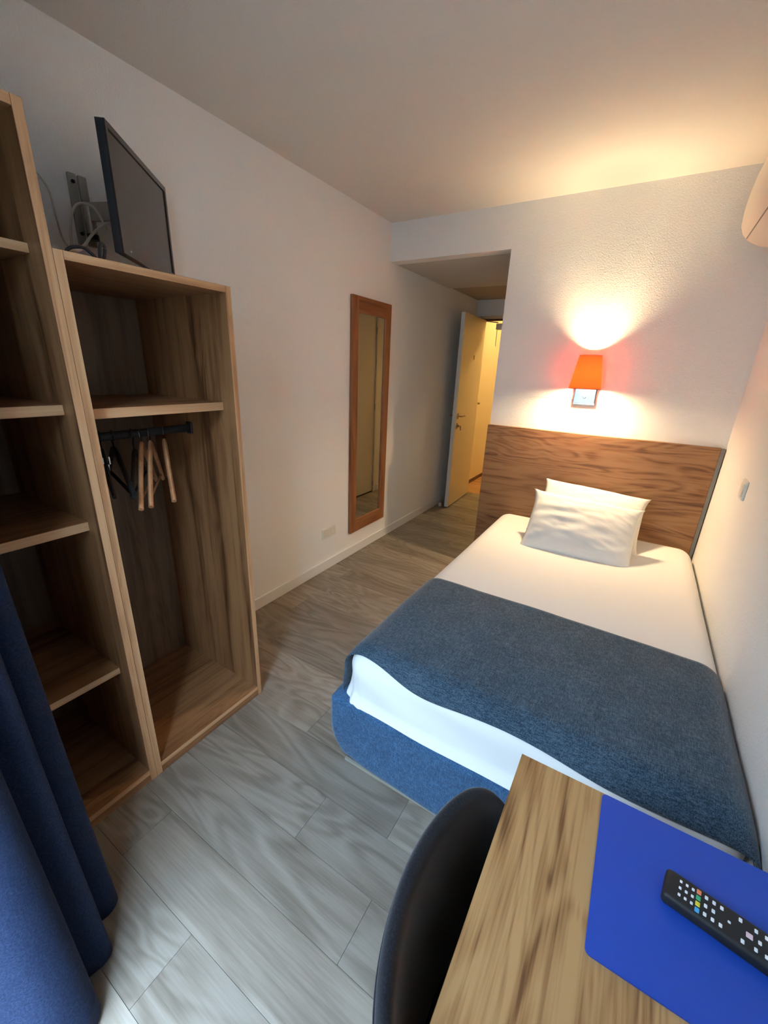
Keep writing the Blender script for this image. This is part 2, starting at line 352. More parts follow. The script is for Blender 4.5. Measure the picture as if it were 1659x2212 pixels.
# bathroom door in the passage (seen in the mirror)
d2 = thing('door_2', 'cream flush door in the passage seen in the mirror', 'door', (XO + .05, 3.75, 0)); d2['kind'] = 'structure'; del d2['category']
mk('leaf', B(XO + 0.004, XO + 0.044, 3.412, 4.108, 0.012, 2.062, bev=0.002), 'bathdoor', d2)
g = G(); g.box(XO - 0.012, XO + 0.049, 3.361, 3.41, 0, 2.099); g.box(XO - 0.012, XO + 0.049, 4.11, 4.139, 0, 2.099); g.box(XO - 0.012, XO + .049, 3.41, 4.11, 2.065, 2.099)
mk('door_frame', g, 'bathdoor', d2)
for z in (0.11, 1.05, 1.89):
    mk('hinge', G().tube([(XO - 0.006, 4.108, z - 0.035), (XO - 0.006, 4.108, z + 0.035)], 0.007), 'steel', d2, smooth=True)
mk('lever', G().tube([(XO + .004, 3.47, 1.03), (XO - 0.045, 3.47, 1.03), (XO - 0.045, 3.50, 1.03), (XO - 0.045, 3.59, 1.03)], 0.008), 'steel', d2, smooth=True)
# corridor behind the entrance
struct(mk('floor_corridor', B(-0.1, 1.6, YE + 0.05, 7.0, -0.06, 0.0), 'corrfloor'))
struct(mk('wall_corridor', (lambda g: (g.box(-0.15, -0.05, YE + 0.101, 7.0, -0.06, 2.6), g.box(-0.15, 1.6, 7.0, 7.1, -0.06, 2.6), g.box(1.5, 1.6, YE + .1, 7.0, -0.06, 2.6), g)[-1])(G()), 'cream'))
struct(mk('ceiling_corridor', B(-0.15, 1.6, YE + 0.101, 7.1, 2.6, 2.7), 'ceil'))
struct(mk('baseboard_corridor', B(-0.05, -0.038, YE + 0.12, 7.0, 0.0, 0.045), 'darkwood'))
cl = thing('ceiling_light', 'round glowing ceiling light in the corridor beyond the door', 'lamp', (0.75, 5.7, 2.6))
mk('glass_dome', G().lathe((0.75, 5.7, 2.6), [(0.15, -0.02), (0.145, -0.05), (0.10, -0.09), (0.03, -0.105), (0.0, -0.106)]), 'corrlamp', cl, smooth=True)
mk('mount', G().lathe((0.75, 5.7, 2.6), [(0.16, -0.02), (0.16, 0.0)]), 'white', cl)
kn = mk('hook_knob', G().tube([(-0.05, 5.33, 1.10), (-0.015, 5.33, 1.10)], 0.012), 'brass', smooth=True, base=(-0.05, 5.33, 1.10)); tag(kn, 'small dark knob on the yellow corridor wall', 'knob')
# buildings across the narrow street shade the low sky
fa = struct(mk('wall_opposite', B(-20, 22, -6.2, -5.9, -3.0, 5.4), 'facade')); struct(mk('floor_street', B(-20, 22, -5.9, YW - 0.12, -3.2, -3.0), 'street'))['label'] = 'grey street below the window'
fa['label'] = 'grey rendered house front across the street'

# ------------------------------------------------------------------ wardrobe units
XF = 0.565; T = 0.022
def panel(name, parent, x0, x1, y0, y1, z0, z1, mat, edge=None):
    o = mk(name, B(x0, x1, y0, y1, z0, z1, bev=0.0005), mat, parent)
    if edge:
        e = mk('edge_band', B(x1, x1 + 0.0008, y0 + .0008, y1 - .0008, z0 + .0008, z1 - .0008), edge, o)
    return o
ta = thing('shelf_cabinet', 'tall open wooden shelf unit beside the dark blue curtain', 'cabinet', (0.28, 0.125, 0))
panel('side_panel', ta, 0, XF, 0.403, 0.425, 0, 2.014, 'wood_z', 'wood_edge_z')
panel('side_panel', ta, 0, XF, -0.195, -0.173, 0, 2.014, 'wood_z', 'wood_edge_z')
panel('top_panel', ta, 0, XF, -0.173, 0.403, 1.992, 2.014, 'wood_y', 'wood_edge_y')
panel('bottom_panel', ta, 0, XF, -0.173, 0.403, 0.030, 0.052, 'wood_y', 'wood_edge_y')
panel('plinth', ta, XF - 0.022, XF, -0.173, 0.403, 0, 0.029, 'wood_y')
panel('back_panel', ta, 0.0, 0.012, -0.173, 0.403, 0.052, 1.992, 'wood_back')
for zt, th in ((1.745, .022), (1.365, .028), (1.024, .028), (0.489, .024)):
    panel('shelf', ta, 0.012, 0.50, -0.173, 0.403, zt - th, zt, 'wood_y', 'wood_edge_y')
sh = thing('wardrobe', 'low open wooden wardrobe with hat shelf and hanging rail under the television', 'wardrobe', (0.28, 0.683, 0))
panel('side_panel', sh, 0, XF, 0.4251, 0.447, 0, 1.734, 'wood_z', 'wood_edge_z')
panel('side_panel', sh, 0, XF, 0.918, 0.940, 0, 1.734, 'wood_z', 'wood_edge_z')
panel('top_panel', sh, 0, XF, 0.447, 0.918, 1.713, 1.734, 'wood_y', 'wood_edge_y')
panel('bottom_panel', sh, 0, XF, 0.447, 0.918, 0.030, 0.050, 'wood_y', 'wood_edge_y')
panel('plinth', sh, XF - 0.022, XF, 0.447, 0.918, 0, 0.029, 'wood_y')
panel('back_panel', sh, 0.0, 0.012, 0.447, 0.918, 0.050, 1.713, 'wood_back')
panel('hat_shelf', sh, 0.012, 0.50, 0.447, 0.918, 1.320, 1.350, 'wood_y', 'wood_edge_y')
RX, RZ = 0.28, 1.232
rail = mk('hanging_rail', G().tube([(RX, 0.448, RZ), (RX, 0.917, RZ)], 0.008, n=16, ry=0.015), 'blackmat', sh, smooth=True, label='black oval hanging rail')
for y0, y1 in ((0.447, 0.455), (0.910, 0.918)): mk('rail_bracket', B(RX - 0.018, RX + 0.018, y0, y1, RZ - 0.024, RZ + 0.024, bev=0.003), 'blackmat', rail)

# ------------------------------------------------------------------ clothes hangers
def hook_path(y, dirx, diry, ztop):
    """hook over the rail in the plane of the hanger, shank down to ztop"""
    p = []
    r = 0.021; c = Vector((RX, y, RZ + 0.016 - r + 0.002))
    for k in range(9):
        a = math.radians(-30 + k * 240 / 8); p.append(c + Vector((dirx * math.cos(a) * r, diry * math.cos(a) * r, math.sin(a) * r)))
    p.append(c + Vector((0, 0, -0.032))); p.append(Vector((RX, y, ztop)))
    return p
def wooden_hanger(y, dx, dy, L, z0, drop, label):
    t = thing('wooden_hanger', label, 'hanger', (RX, y, RZ + 0.016), 'wooden hangers on the wardrobe rail')
    n = 20; pts = []; ra = []; rb = []
    for i in range(-n, n + 1):
        u = i / n; pts.append((RX + dx * L * u, y + dy * L * u, z0 - drop * (abs(u) ** 1.25)))
        ra.append(0.0085); rb.append(0.017 - 0.005 * abs(u))
    mk('body', G().tube(pts, ra, n=10, ry=rb), 'hanger', t, smooth=True)
    mk('hook', G().tube(hook_path(y, dx, dy, z0), 0.0017, n=6), 'chrome', t, smooth=True)
    zb = z0 - drop * 0.86
    b = mk('trouser_bar', G().tube([(RX - dx * L * .9, y - dy * L * .9, zb - .0), (RX + dx * L * .9, y + dy * L * .9, zb)], 0.0045, n=8), 'hanger', t, smooth=True)
    return t
wooden_hanger(0.712, 0.80, -0.60, 0.205, 1.185, 0.185, 'leftmost of the three light wooden hangers on the black rail')
wooden_hanger(0.745, 0.80, -0.59, 0.205, 1.185, 0.185, 'middle one of the three light wooden hangers on the black rail')
wooden_hanger(0.800, 0.87, -0.48, 0.205, 1.185, 0.180, 'light wooden hanger nearest the right side panel of the wardrobe')
def black_hanger(y, dx, dy, L, z0, drop, label, clip=False, thick=0.006):
    t = thing('black_hanger', label, 'hanger', (RX, y, RZ + 0.016), 'black hangers on the wardrobe rail')
    P = lambda u, z: (RX + dx * L * u, y + dy * L * u, z)
    mk('arms', G().tube([P(-1, z0 - drop), P(-.6, z0 - drop * .55), P(-.15, z0 - .008), P(0, z0), P(.15, z0 - .008), P(.6, z0 - drop * .55), P(1, z0 - drop)], thick, n=8, ry=thick * 1.6), 'blackmat', t, smooth=True)
    mk('hook', G().tube(hook_path(y, dx, dy, z0), 0.0030, n=6), 'blackmat', t, smooth=True)
    mk('bar', G().tube([P(-1, z0 - drop), P(1, z0 - drop)], thick * .8, n=8), 'blackmat', t, smooth=True)
    if clip:
        for u in (0.35,):
            c = P(u, z0 - drop * .30)
            g = G(); g.box(c[0] - .010, c[0] + .010, c[1] - .008, c[1] + .008, c[2] - .022, c[2] + .002, bev=.002); g.box(c[0] + .002, c[0] + .008, c[1] - .012, c[1] - .008, c[2], c[2] + .025); g.box(c[0] + .002, c[0] + .008, c[1] + .008, c[1] + .012, c[2], c[2] + .025)
            mk('clip', g, 'chrome', t, label='shiny metal clip')
    return t
black_hanger(0.575, 0.93, -0.36, 0.20, 1.185, 0.115, 'black plastic hanger with shiny metal clip at the left end of the rail', True)
black_hanger(0.615, 0.96, -0.28, 0.21, 1.185, 0.120, 'thick black plastic hanger in the middle of the three black ones', False, 0.0085)
black_hanger(0.682, 0.81, -0.585, 0.19, 1.170, 0.125, 'thin black plastic hanger next to the wooden hangers')

# ------------------------------------------------------------------ television and its wall mount
tvA = Vector((0.385, 0.69)); tvB = Vector((0.070, 1.062))   # near and far vertical edges of the screen face
zt, zb = 2.127, 1.797
e = (tvB - tvA).normalized(); nrm = Vector((e.y, -e.x)); Lt = (tvB - tvA).length
tv = thing('television', 'black flat television turned towards the bed above the wardrobe', 'television', (0.2, 0.85, 1.80))
def tvbox(a0, a1, d0, d1, z0, z1, g=None):
    g = g or G(); pl = [(tvA + e * a + nrm * d)[:] for a, d in ((a0, d0), (a1, d0), (a1, d1), (a0, d1))]
    g.prism(pl, 2, z0, z1); return g
cs = mk('case', tvbox(0, Lt, -0.020, 0.0, zb, zt), 'black', tv)
mk('back_cover', tvbox(0.10, Lt - 0.10, -0.055, -0.020, zb + 0.05, zt - 0.09), 'black', tv)
g = G(); tvbox(0, Lt, 0.0, 0.006, zt - 0.016, zt, g); tvbox(0, Lt, 0.0, 0.006, zb, zb + 0.030, g); tvbox(0, 0.014, 0.0, 0.006, zb + .030, zt - .016, g); tvbox(Lt - 0.014, Lt, 0.0, 0.006, zb + .030, zt - .016, g)
bz = mk('bezel', g, 'bezel', tv)
mk('indicator', tvbox(0.050, 0.057, 0.006, 0.0075, zb + 0.012, zb + 0.017), 'chrome', bz)
mk('screen', tvbox(0.014, Lt - 0.014, 0.0, 0.002, zb + 0.030, zt - 0.016), 'screen', tv)
tm = thing('tv_mount', 'grey metal swivel arm wall mount behind the television', 'mount', (0.0, 0.785, 1.88))
for y in (0.762, 0.795):
    g = G(); g.box(0.0, 0.012, y - 0.013, y + 0.013, 1.870, 2.085, bev=0.002); mk('wall_rail', g, 'steel', tm)
for z in (2.06, 1.905): mk('screw', G().tube([(0.012, 0.762, z), (0.016, 0.762, z)], 0.006), 'dark', tm)
mk('pivot', G().tube([(0.035, 0.787, 1.905), (0.035, 0.787, 2.0)], 0.017, n=16), 'steel', tm, smooth=True)
mk('pivot_cap', G().tube([(0.035, 0.787, 1.888), (0.035, 0.787, 1.905)], 0.019, n=16), 'black', tm, smooth=True)
ac_ = tvA + e * (Lt / 2) - nrm * 0.066
mk('arm', G().prism([(0.045, 0.787 - .008), (0.045, 0.787 + .008), (ac_.x - .004, ac_.y + .012), (ac_.x - .004, ac_.y - .006)], 2, 1.945, 2.0), 'steel', tm)
mk('head_plate', tvbox(Lt / 2 - .05, Lt / 2 + .05, -0.066, -0.0555, 1.92, 2.02), 'steel', tm)
cabs = [
    ('tv_cable', 'thin beige cable coming down the wall from behind the tall shelf unit', 'cable', 0.0028, [(0.012, 0.57, 2.10), (0.010, 0.62, 2.085), (0.010, 0.658, 2.05), (0.010, 0.684, 2.009), (0.010, 0.69, 1.938), (0.012, 0.697, 1.876), (0.02, 0.712, 1.84), (0.04, 0.735, 1.79), (0.08, 0.75, 1.738)]),
    ('tv_cable', 'beige cable looping in front of the television wall mount', 'cable', 0.0040, [(0.13, 0.662, 1.739), (0.125, 0.668, 1.80), (0.12, 0.676, 1.87), (0.12, 0.687, 1.921), (0.12, 0.705, 1.957), (0.12, 0.73, 1.972), (0.13, 0.758, 1.966), (0.15, 0.770, 1.925), (0.16, 0.772, 1.902)]),
    ('tv_cable', 'beige cable hanging down from the television to the wardrobe top', 'cable', 0.0042, [(0.215, 0.82, 1.915), (0.20, 0.772, 1.917), (0.20, 0.738, 1.900), (0.22, 0.693, 1.863), (0.29, 0.632, 1.814), (0.41, 0.555, 1.771), (0.47, 0.510, 1.757), (0.49, 0.485, 1.745), (0.45, 0.475, 1.7385)]),
    ('power_cable', 'black cable lying across the wardrobe top behind the television', 'blackmat', 0.0042, [(0.50, 0.480, 1.7385), (0.50, 0.488, 1.750), (0.50, 0.502, 1.7585), (0.50, 0.527, 1.7625), (0.51, 0.540, 1.750), (0.52, 0.546, 1.7385)]),
    ('power_cable', 'small black cable loop standing up on the wardrobe top', 'blackmat', 0.0042, [(0.50, 0.563, 1.7385), (0.50, 0.567, 1.768), (0.50, 0.574, 1.783), (0.50, 0.581, 1.775), (0.50, 0.576, 1.752), (0.50, 0.570, 1.7385)]),
]
for nm, lb, mt_, r, pts in cabs:
    o = mk(nm, G().tube(smoothpath(pts), r, n=8), mt_, smooth=True, base=pts[0]); tag(o, lb, 'cable')

# ------------------------------------------------------------------ wall mirror, socket, switch
YM1, YM2, ZM1, ZM2 = 2.394, 2.908, 0.204, 1.959
mi = thing('wall_mirror', 'tall narrow mirror in a reddish wooden frame on the left wall', 'mirror', (0, 2.65, ZM1))
fw_ = 0.074
mk('frame_stile', B(0, 0.024, YM1, YM1 + fw_, ZM1, ZM2, bev=0.002), 'wood_mirror', mi)
mk('frame_stile', B(0, 0.024, YM2 - fw_, YM2, ZM1, ZM2, bev=0.002), 'wood_mirror', mi)
M['wood_mirror_y'] = wood('mirror_frame_wood_across', 1, (0.17, 0.055, 0.018), (0.27, 0.10, 0.035), (0.33, 0.14, 0.055))
mk('frame_rail', B(0, 0.024, YM1 + fw_, YM2 - fw_, ZM1, ZM1 + 0.105, bev=0.002), 'wood_mirror_y', mi)
mk('frame_rail', B(0, 0.024, YM1 + fw_, YM2 - fw_, ZM2 - 0.105, ZM2, bev=0.002), 'wood_mirror_y', mi)
mk('mirror_glass', B(0.002, 0.012, YM1 + fw_, YM2 - fw_, ZM1 + 0.105, ZM2 - 0.105), 'mirror', mi)
so = thing('wall_socket', 'beige double wall socket left of the mirror above the skirting', 'socket', (0, 2.145, 0.30))
mk('plate', B(0, 0.007, 2.066, 2.225, 0.258, 0.342, bev=0.002), 'white', so)
for y in (2.106, 2.185):
    i = mk('insert', B(0.007, 0.010, y - 0.028, y + 0.028, 0.272, 0.328, bev=0.001), 'acwhite', so)
mk('pin_holes', G().tube([(0.0095, 2.185, 0.300), (0.0105, 2.185, 0.300)], 0.018, n=16), 'white', so)
sw = thing('light_switch', 'small white light switch on the right wall above the bed', 'switch', (W, 2.19, 1.05))
mk('plate', B(W - 0.009, W, 2.150, 2.232, 1.008, 1.092, bev=0.002), 'white', sw)
mk('rocker', B(W - 0.013, W - 0.009, 2.163, 2.219, 1.022, 1.078, bev=0.001), 'white', sw)
ds = mk('door_stop', G().lathe((0.055, 4.12, 0.0), [(0.018, 0.0), (0.018, 0.03), (0.012, 0.04)], n=16), 'white', smooth=True, base=(0.055, 4.12, 0)); tag(ds, 'small white door stop on the floor behind the open door', 'door stop')

# ------------------------------------------------------------------ headboard and bed
hb = thing('headboard', 'wide wooden headboard panel with horizontal grain behind the bed', 'headboard', (1.6, D, 0.0))
mk('panel', B(0.905, 2.272, D - 0.030, D - 0.002, 0.02, 1.135, bev=0.0015), 'wood_head', hb)
mk('edge_strip', B(2.272, 2.290, D - 0.032, D - 0.002, 0.02, 1.132), 'alu', hb, label='grey edge strip')
BX0, BX1, BY0, BY1 = 1.045, 2.280, 0.862, 2.868
bed = thing('bed', 'single bed with blue fabric base against the right wall', 'bed', (1.66, 1.86, 0))
def rbox(x0, x1, y0, y1, z0, z1, r, nx, ny, nz, bottom=True, f=None):
    """dense rounded box; f moves points"""
    g = G(); bm = g.bm; cache = {}
    def V(i, j, k):
        key = (i, j, k)
        if key not in cache:
            p = Vector((x0 + (x1 - x0) * i / nx, y0 + (y1 - y0) * j / ny, z0 + (z1 - z0) * k / nz))
            rx = r
            q = Vector((min(max(p.x, x0 + rx), x1 - rx), min(max(p.y, y0 + rx), y1 - rx), min(max(p.z, z0 + rx), z1 - rx)))
            if not bottom: q.z = min(p.z, z1 - rx)
            dlt = p - q
            if dlt.length > 1e-6: p = q + dlt.normalized() * min(rx, dlt.length if dlt.length < rx else rx)
            if f: p = f(p)
            cache[key] = bm.verts.new(p)
        return cache[key]
    for i in range(nx):
        for j in range(ny):
            bm.faces.new((V(i, j, nz), V(i + 1, j, nz), V(i + 1, j + 1, nz), V(i, j + 1, nz)))
            if bottom: bm.faces.new((V(i, j, 0), V(i, j + 1, 0), V(i + 1, j + 1, 0), V(i + 1, j, 0)))
    for k in range(nz):
        for i in range(nx):
            bm.faces.new((V(i, 0, k), V(i + 1, 0, k), V(i + 1, 0, k + 1), V(i, 0, k + 1))); bm.faces.new((V(i, ny, k), V(i, ny, k + 1), V(i + 1, ny, k + 1), V(i + 1, ny, k)))
        for j in range(ny):
            bm.faces.new((V(0, j, k), V(0, j, k + 1), V(0, j + 1, k + 1), V(0, j + 1, k))); bm.faces.new((V(nx, j, k), V(nx, j + 1, k), V(nx, j + 1, k + 1), V(nx, j, k + 1)))
    return g
def fbase(p):
    c = math.exp(-((p.x - BX0) ** 2 + (p.y - BY0) ** 2) / 0.012)
    if p.z < 0.17: 
        t = (0.17 - p.z) / 0.17; p.x += 0.05 * c * t * t + .006 * t; p.y += 0.02 * c * t * t
    p.y -= 0.004 * math.sin(p.x * 9) * (1 if p.y < BY0 + .02 else 0)
    return p
mk('bed_base', rbox(BX0, BX1, BY0, BY1, 0.012, 0.305, 0.020, 60, 40, 16, f=fbase), 'blue', bed, smooth=2, label='blue fabric covered bed base')
mk('base_trim', B(BX0 + 0.07, BX1 - .02, BY0 + 0.010, BY0 + 0.020, 0.001, 0.013), 'trim', bed)
for x, y in ((1.16, 0.98), (2.17, 0.98), (1.16, 2.74), (2.17, 2.74)):
    mk('leg', G().tube([(x, y, 0), (x, y, 0.02)], 0.03, n=16), 'black', bed)
MX0, MX1, MY0, MY1, MZ0, MZ1, MR = 1.095, 2.286, 0.885, 2.866, 0.300, 0.520, 0.085
mk('mattress', rbox(MX0 + .012, MX1 - .012, MY0 + .012, MY1 - .012, MZ0 + .007, MZ1 - .014, 0.075, 12, 16, 6), 'sheet', bed, smooth=2)
def crown(x, y): return 0.012 * max(0, 1 - ((x - 1.69) / 0.6) ** 2) * max(0, 1 - ((y - 1.87) / 1.0) ** 4)
def fsheet(p):
    top = max(0, min(1, (p.z - 0.42) / 0.08))
    p.z += crown(p.x, p.y) * top
    if p.z > 0.45: p.z += 0.0035 * noise.noise(Vector((p.x * 3, p.y * 2.2, 0))) 
    if p.y < MY0 + 0.06 and p.z < 0.50:   # foot: hanging folds and a turned hem over the base
        t = (0.50 - p.z) / 0.20
        p.y += 0.012 * noise.noise(Vector((p.x * 4 + p.z * 6, 1.3, p.z * 5))) * min(1, t * 2) - 0.006 * t
        c = math.exp(-((p.x - MX0) / 0.07) ** 2)
        p.y += 0.006 * math.sin(p.x * 170) * c * t
        if p.z < 0.335: p.y -= 0.016 * (0.335 - p.z) / 0.035
    if p.x < MX0 + 0.02: p.x -= 0.010 * max(0, (0.40 - p.z)) / 0.1
    return p
o = mk('bed_sheet', rbox(MX0, MX1, MY0, MY1, MZ0, MZ1, MR, 90, 110, 20, bottom=False, f=fsheet), 'sheet', smooth=2, base=(1.69, 1.87, MZ0)); tag(o, 'white sheet stretched over the mattress with its hem at the foot', 'sheet')
# bed runner laid across the foot half
def ru_pt(s, t, off=0.007):
    r = MR + off; xl, xr = MX0 - off, MX1 + 0.003
    top = MZ1 + off; topw = (xr - xl) - 2 * r; arc = r * math.pi / 2
    if s < 0: x, dz, side = xl, r + (-s), 1
    elif s < arc: a = s / r; x, dz, side = xl + r - r * math.cos(a), r - r * math.sin(a), 0
    elif s < arc + topw: x, dz, side = xl + r + (s - arc), 0, 0
    elif s < 2 * arc + topw: a = (s - arc - topw) / r; x, dz, side = xr - r + r * math.sin(a), r - r * math.cos(a), 0
    else: x, dz, side = xr, r + (s - 2 * arc - topw), 1
    yf = MY0 - off
    k = max(0.0, 1 - dz / r)           # foot rounding fades on the sides
    if t >= arc: y, dy = yf + r + (t - arc), 0
    elif t >= 0: a = (arc - t) / r; y, dy = yf + r - r * math.sin(a), r - r * math.cos(a)
    else: y, dy = yf, r - t
    z = top - dz - dy * k + crown(x, y) * (1 if dz < .02 else max(0, 1 - dz / .06))
    return Vector((x, y, z))
arc = (MR + .007) * math.pi / 2; Stop = 2 * arc + (MX1 - MX0 + .010) - 2 * (MR + .007)
NS, NT = 110, 60; grid = []
for i in range(NS + 1):
    s = -0.135 + (Stop + 0.135 + 0.02) * i / NS
    fr_ = max(0.0, min(1.0, s / Stop)); row = []
    t0 = 0.078 - 0.048 * min(1, fr_ * 1.4) - 0.02 * math.exp(-((fr_ - 0.28) / 0.1) ** 2) + 0.006 * math.sin(fr_ * 14)
    t1 = arc + 0.565 + 0.03 * (1 - fr_) - (0.012 * math.sin(fr_ * 3.1))
    for j in range(NT + 1):
        t = t0 + (t1 - t0) * j / NT
        p = ru_pt(s, t); w = 0.004 * noise.noise(Vector((p.x * 5, p.y * 6, 2.0)))
        if s > 0: p.z += w + .002
        else: p.x -= 0.012 * abs(s) / .135 + w
        row.append(p)
    grid.append(row)
o = mk('bed_runner', G().sheet(grid), 'runner', smooth=2, base=(1.69, 1.2, 0.52), solid=0.004); tag(o, 'dark blue woven runner laid across the foot of the bed', 'bed runner')
# pillows
def pillow(label, c, ue, ve, w, h, th, seed, sag):
    ue = Vector(ue).normalized(); ve = Vector(ve); ve = (ve - ue * ve.dot(ue)).normalized(); ne = ue.cross(ve)   # ne towards the viewer side
    n = 44; g = G(); c = Vector(c); tops = []; bots = []
    for i in range(n + 1):
        ra, rb = [], []
        for j in range(n + 1):
            u = -1 + 2 * i / n; v = -1 + 2 * j / n
            a = (1 - abs(u) ** 2.6) * (1 - abs(v) ** 2.6); a = max(a, 0) ** 0.55
            pin = 1 - 0.09 * (1 - abs(v) ** 4) * abs(u) ** 3; piv = 1 - 0.10 * (1 - abs(u) ** 4) * abs(v) ** 3
            q = c + ue * (u * pin * w / 2) + ve * (v * piv * h / 2)
            q += ne * sag * (u * u * 0.4 + v * v * .3)
            wr = 0.010 * noise.noise(Vector((u * 1.6 + v * 1.2 + seed, v * 4.5 - u * 2.0, seed))) + 0.006 * noise.noise(Vector((u * 4, v * 11 + u * 5, seed + 5)))
            f = a * th / 2
            ra.append(q + ne * (f + wr * a)); rb.append(q - ne * f)
        tops.append(ra); bots.append(rb)
    g.sheet(tops); g.sheet(bots)
    bmesh.ops.remove_doubles(g.bm, verts=g.bm.verts[:], dist=0.0004)
    o = mk('pillow', g, 'pillow', smooth=2, base=c); tag(o, label, 'pillow', 'pillows on the bed')
    return o
pillow('white pillow at the back, leaning on the wooden headboard', (1.685, 2.655, 0.672), (1, 0.02, -0.06), (0, 0.42, 0.32), 0.64, 0.45, 0.15, 3.0, -0.01)
pillow('white pillow in front, propped against the other pillow', (1.672, 2.405, 0.640), (1, 0.06, -0.05), (0, 0.36, 0.34), 0.62, 0.45, 0.17, 9.0, -0.01)

# ------------------------------------------------------------------ wall lamp
LX, LY = 1.511, D - 0.105
wl = thing('wall_lamp', 'lit wall lamp with orange red fabric shade above the headboard', 'lamp', (LX, D, 1.33))
g = G().lathe((LX, LY, 0), [(0.0925, 1.420), (0.063, 1.612), (0.0615, 1.612), (0.091, 1.420)], n=48, closed=True)
shd = mk('shade', g, 'shade', wl, smooth=True, label='glowing orange red shade')
mk('shade_ring', G().lathe((LX, LY, 0), [(0.0935, 1.4185), (0.0931, 1.4225), (0.0905, 1.4225), (0.0905, 1.4185)], n=48, closed=True), 'brass', shd)
mk('shade_ring', G().lathe((LX, LY, 0), [(0.0640, 1.6105), (0.0636, 1.6140), (0.0610, 1.6140), (0.0610, 1.6105)], n=48, closed=True), 'brass', shd)
pl = mk('backplate', B(LX - 0.064, LX + 0.064, D - 0.012, D, 1.318, 1.440, bev=0.002), 'satin', wl)
mk('front_plate', B(LX - 0.062, LX + 0.062, D - 0.032, D - 0.012, 1.330, 1.440, bev=0.002), 'satin', wl)
mk('switch_button', G().lathe((LX + .0, D - 0.032, 1.368), [(0.010, 0.0), (0.010, -0.004), (0.006, -0.005), (0.006, -0.010)], n=20, axis=1), 'chrome', wl, smooth=True)
mk('arm', G().tube([(LX, D - 0.022, 1.43), (LX, D - 0.022, 1.48), (LX, D - 0.03, 1.50), (LX, D - 0.05, 1.505)], 0.006), 'chrome', wl, smooth=True)
mk('socket', G().tube([(LX, D - 0.05, 1.505), (LX, LY + 0.027, 1.505)], 0.011, n=16), 'white', wl, smooth=True)
mk('bulb', G().lathe((LX, LY, 1.560), [(0.0, 0.002), (0.015, 0.0), (0.024, -0.010), (0.028, -0.024), (0.028, -0.110), (0.018, -0.130), (0.0, -0.138)], n=20), 'bulb', wl, smooth=True)
o = mk('lamp_cable', G().tube([(0.925, D - 0.002, 1.346), (1.2, D - .002, 1.351), (LX - 0.064, D - 0.002, 1.349)], 0.0018, n=6), 'board', base=(1.2, D, 1.349)); tag(o, 'thin white cable running along the wall to the lamp', 'cable')

# ------------------------------------------------------------------ air conditioner
ay0, ay1 = 1.98, 2.79
an = thing('air_conditioner', 'cream split air conditioner high on the right wall near the corner', 'air conditioner', (W, 2.39, 2.11))
prof = [(W, 2.105), (2.215, 2.108), (2.155, 2.122), (2.112, 2.146), (2.085, 2.175), (2.070, 2.21), (2.066, 2.27), (2.070, 2.35), (2.080, 2.42), (2.095, 2.46), (2.13, 2.478), (W, 2.478)]
mk('body', G().prism(prof, 1, ay0, ay1), 'acwhite', an, smooth=True)
mk('flap', G().prism([(2.205, 2.1045), (2.155, 2.1165), (2.112, 2.1405), (2.104, 2.150), (2.112, 2.151), (2.157, 2.1275), (2.207, 2.115)], 1, ay0 + .03, ay1 - 0.035), 'acwhite', an, smooth=True)
mk('vent_slot', B(2.207, 2.275, ay0 + .04, ay1 - 0.045, 2.098, 2.104 + .003), 'dark', an)
mk('seam', B(2.0995, 2.1045, ay0 + .02, ay1 - 0.03, 2.1495, 2.1515), 'trim', an)

# ------------------------------------------------------------------ desk, mat, remote, chair
dk = thing('desk', 'small wooden desk at the foot of the bed', 'desk', (2.03, 0.2, 0))
DKX0, DKX1, DKY0, DKY1, DKZ = 1.779, 2.294, -0.205, 0.592, 0.75
mk('desktop', B(DKX0, DKX1, DKY0, DKY1, DKZ - 0.028, DKZ, bev=0.001), 'wood_desk', dk)
mk('side_panel', B(DKX0 + 0.03, DKX1, DKY1 - 0.045, DKY1 - 0.020, 0, DKZ - 0.028, bev=0.001), 'wood_z', dk)
mk('side_panel', B(DKX0 + 0.03, DKX1, DKY0 + 0.020, DKY0 + 0.045, 0, DKZ - 0.028, bev=0.001), 'wood_z', dk)
mk('back_rail', B(DKX1 - 0.04, DKX1 - 0.02, DKY0 + 0.045, DKY1 - 0.045, 0.45, DKZ - 0.028, bev=0.001), 'wood_y', dk)
g = G(); x0, x1, y0, y1, r = 1.929, 2.285, 0.324, 0.588, 0.008; poly = []
for cx, cy, a0 in ((x1 - r, y1 - r, 0), (x0 + r, y1 - r, 90), (x0 + r, y0 + r, 180), (x1 - r, y0 + r, 270)):
    for k in range(5): a = math.radians(a0 + k * 22.5); poly.append((cx + r * math.cos(a), cy + r * math.sin(a)))
o = mk('desk_mat', g.prism(poly, 2, DKZ + 0.0002, DKZ + 0.0035), 'mat', base=(2.1, .45, DKZ)); tag(o, 'bright blue rectangular desk mat on the wooden desk', 'desk mat')
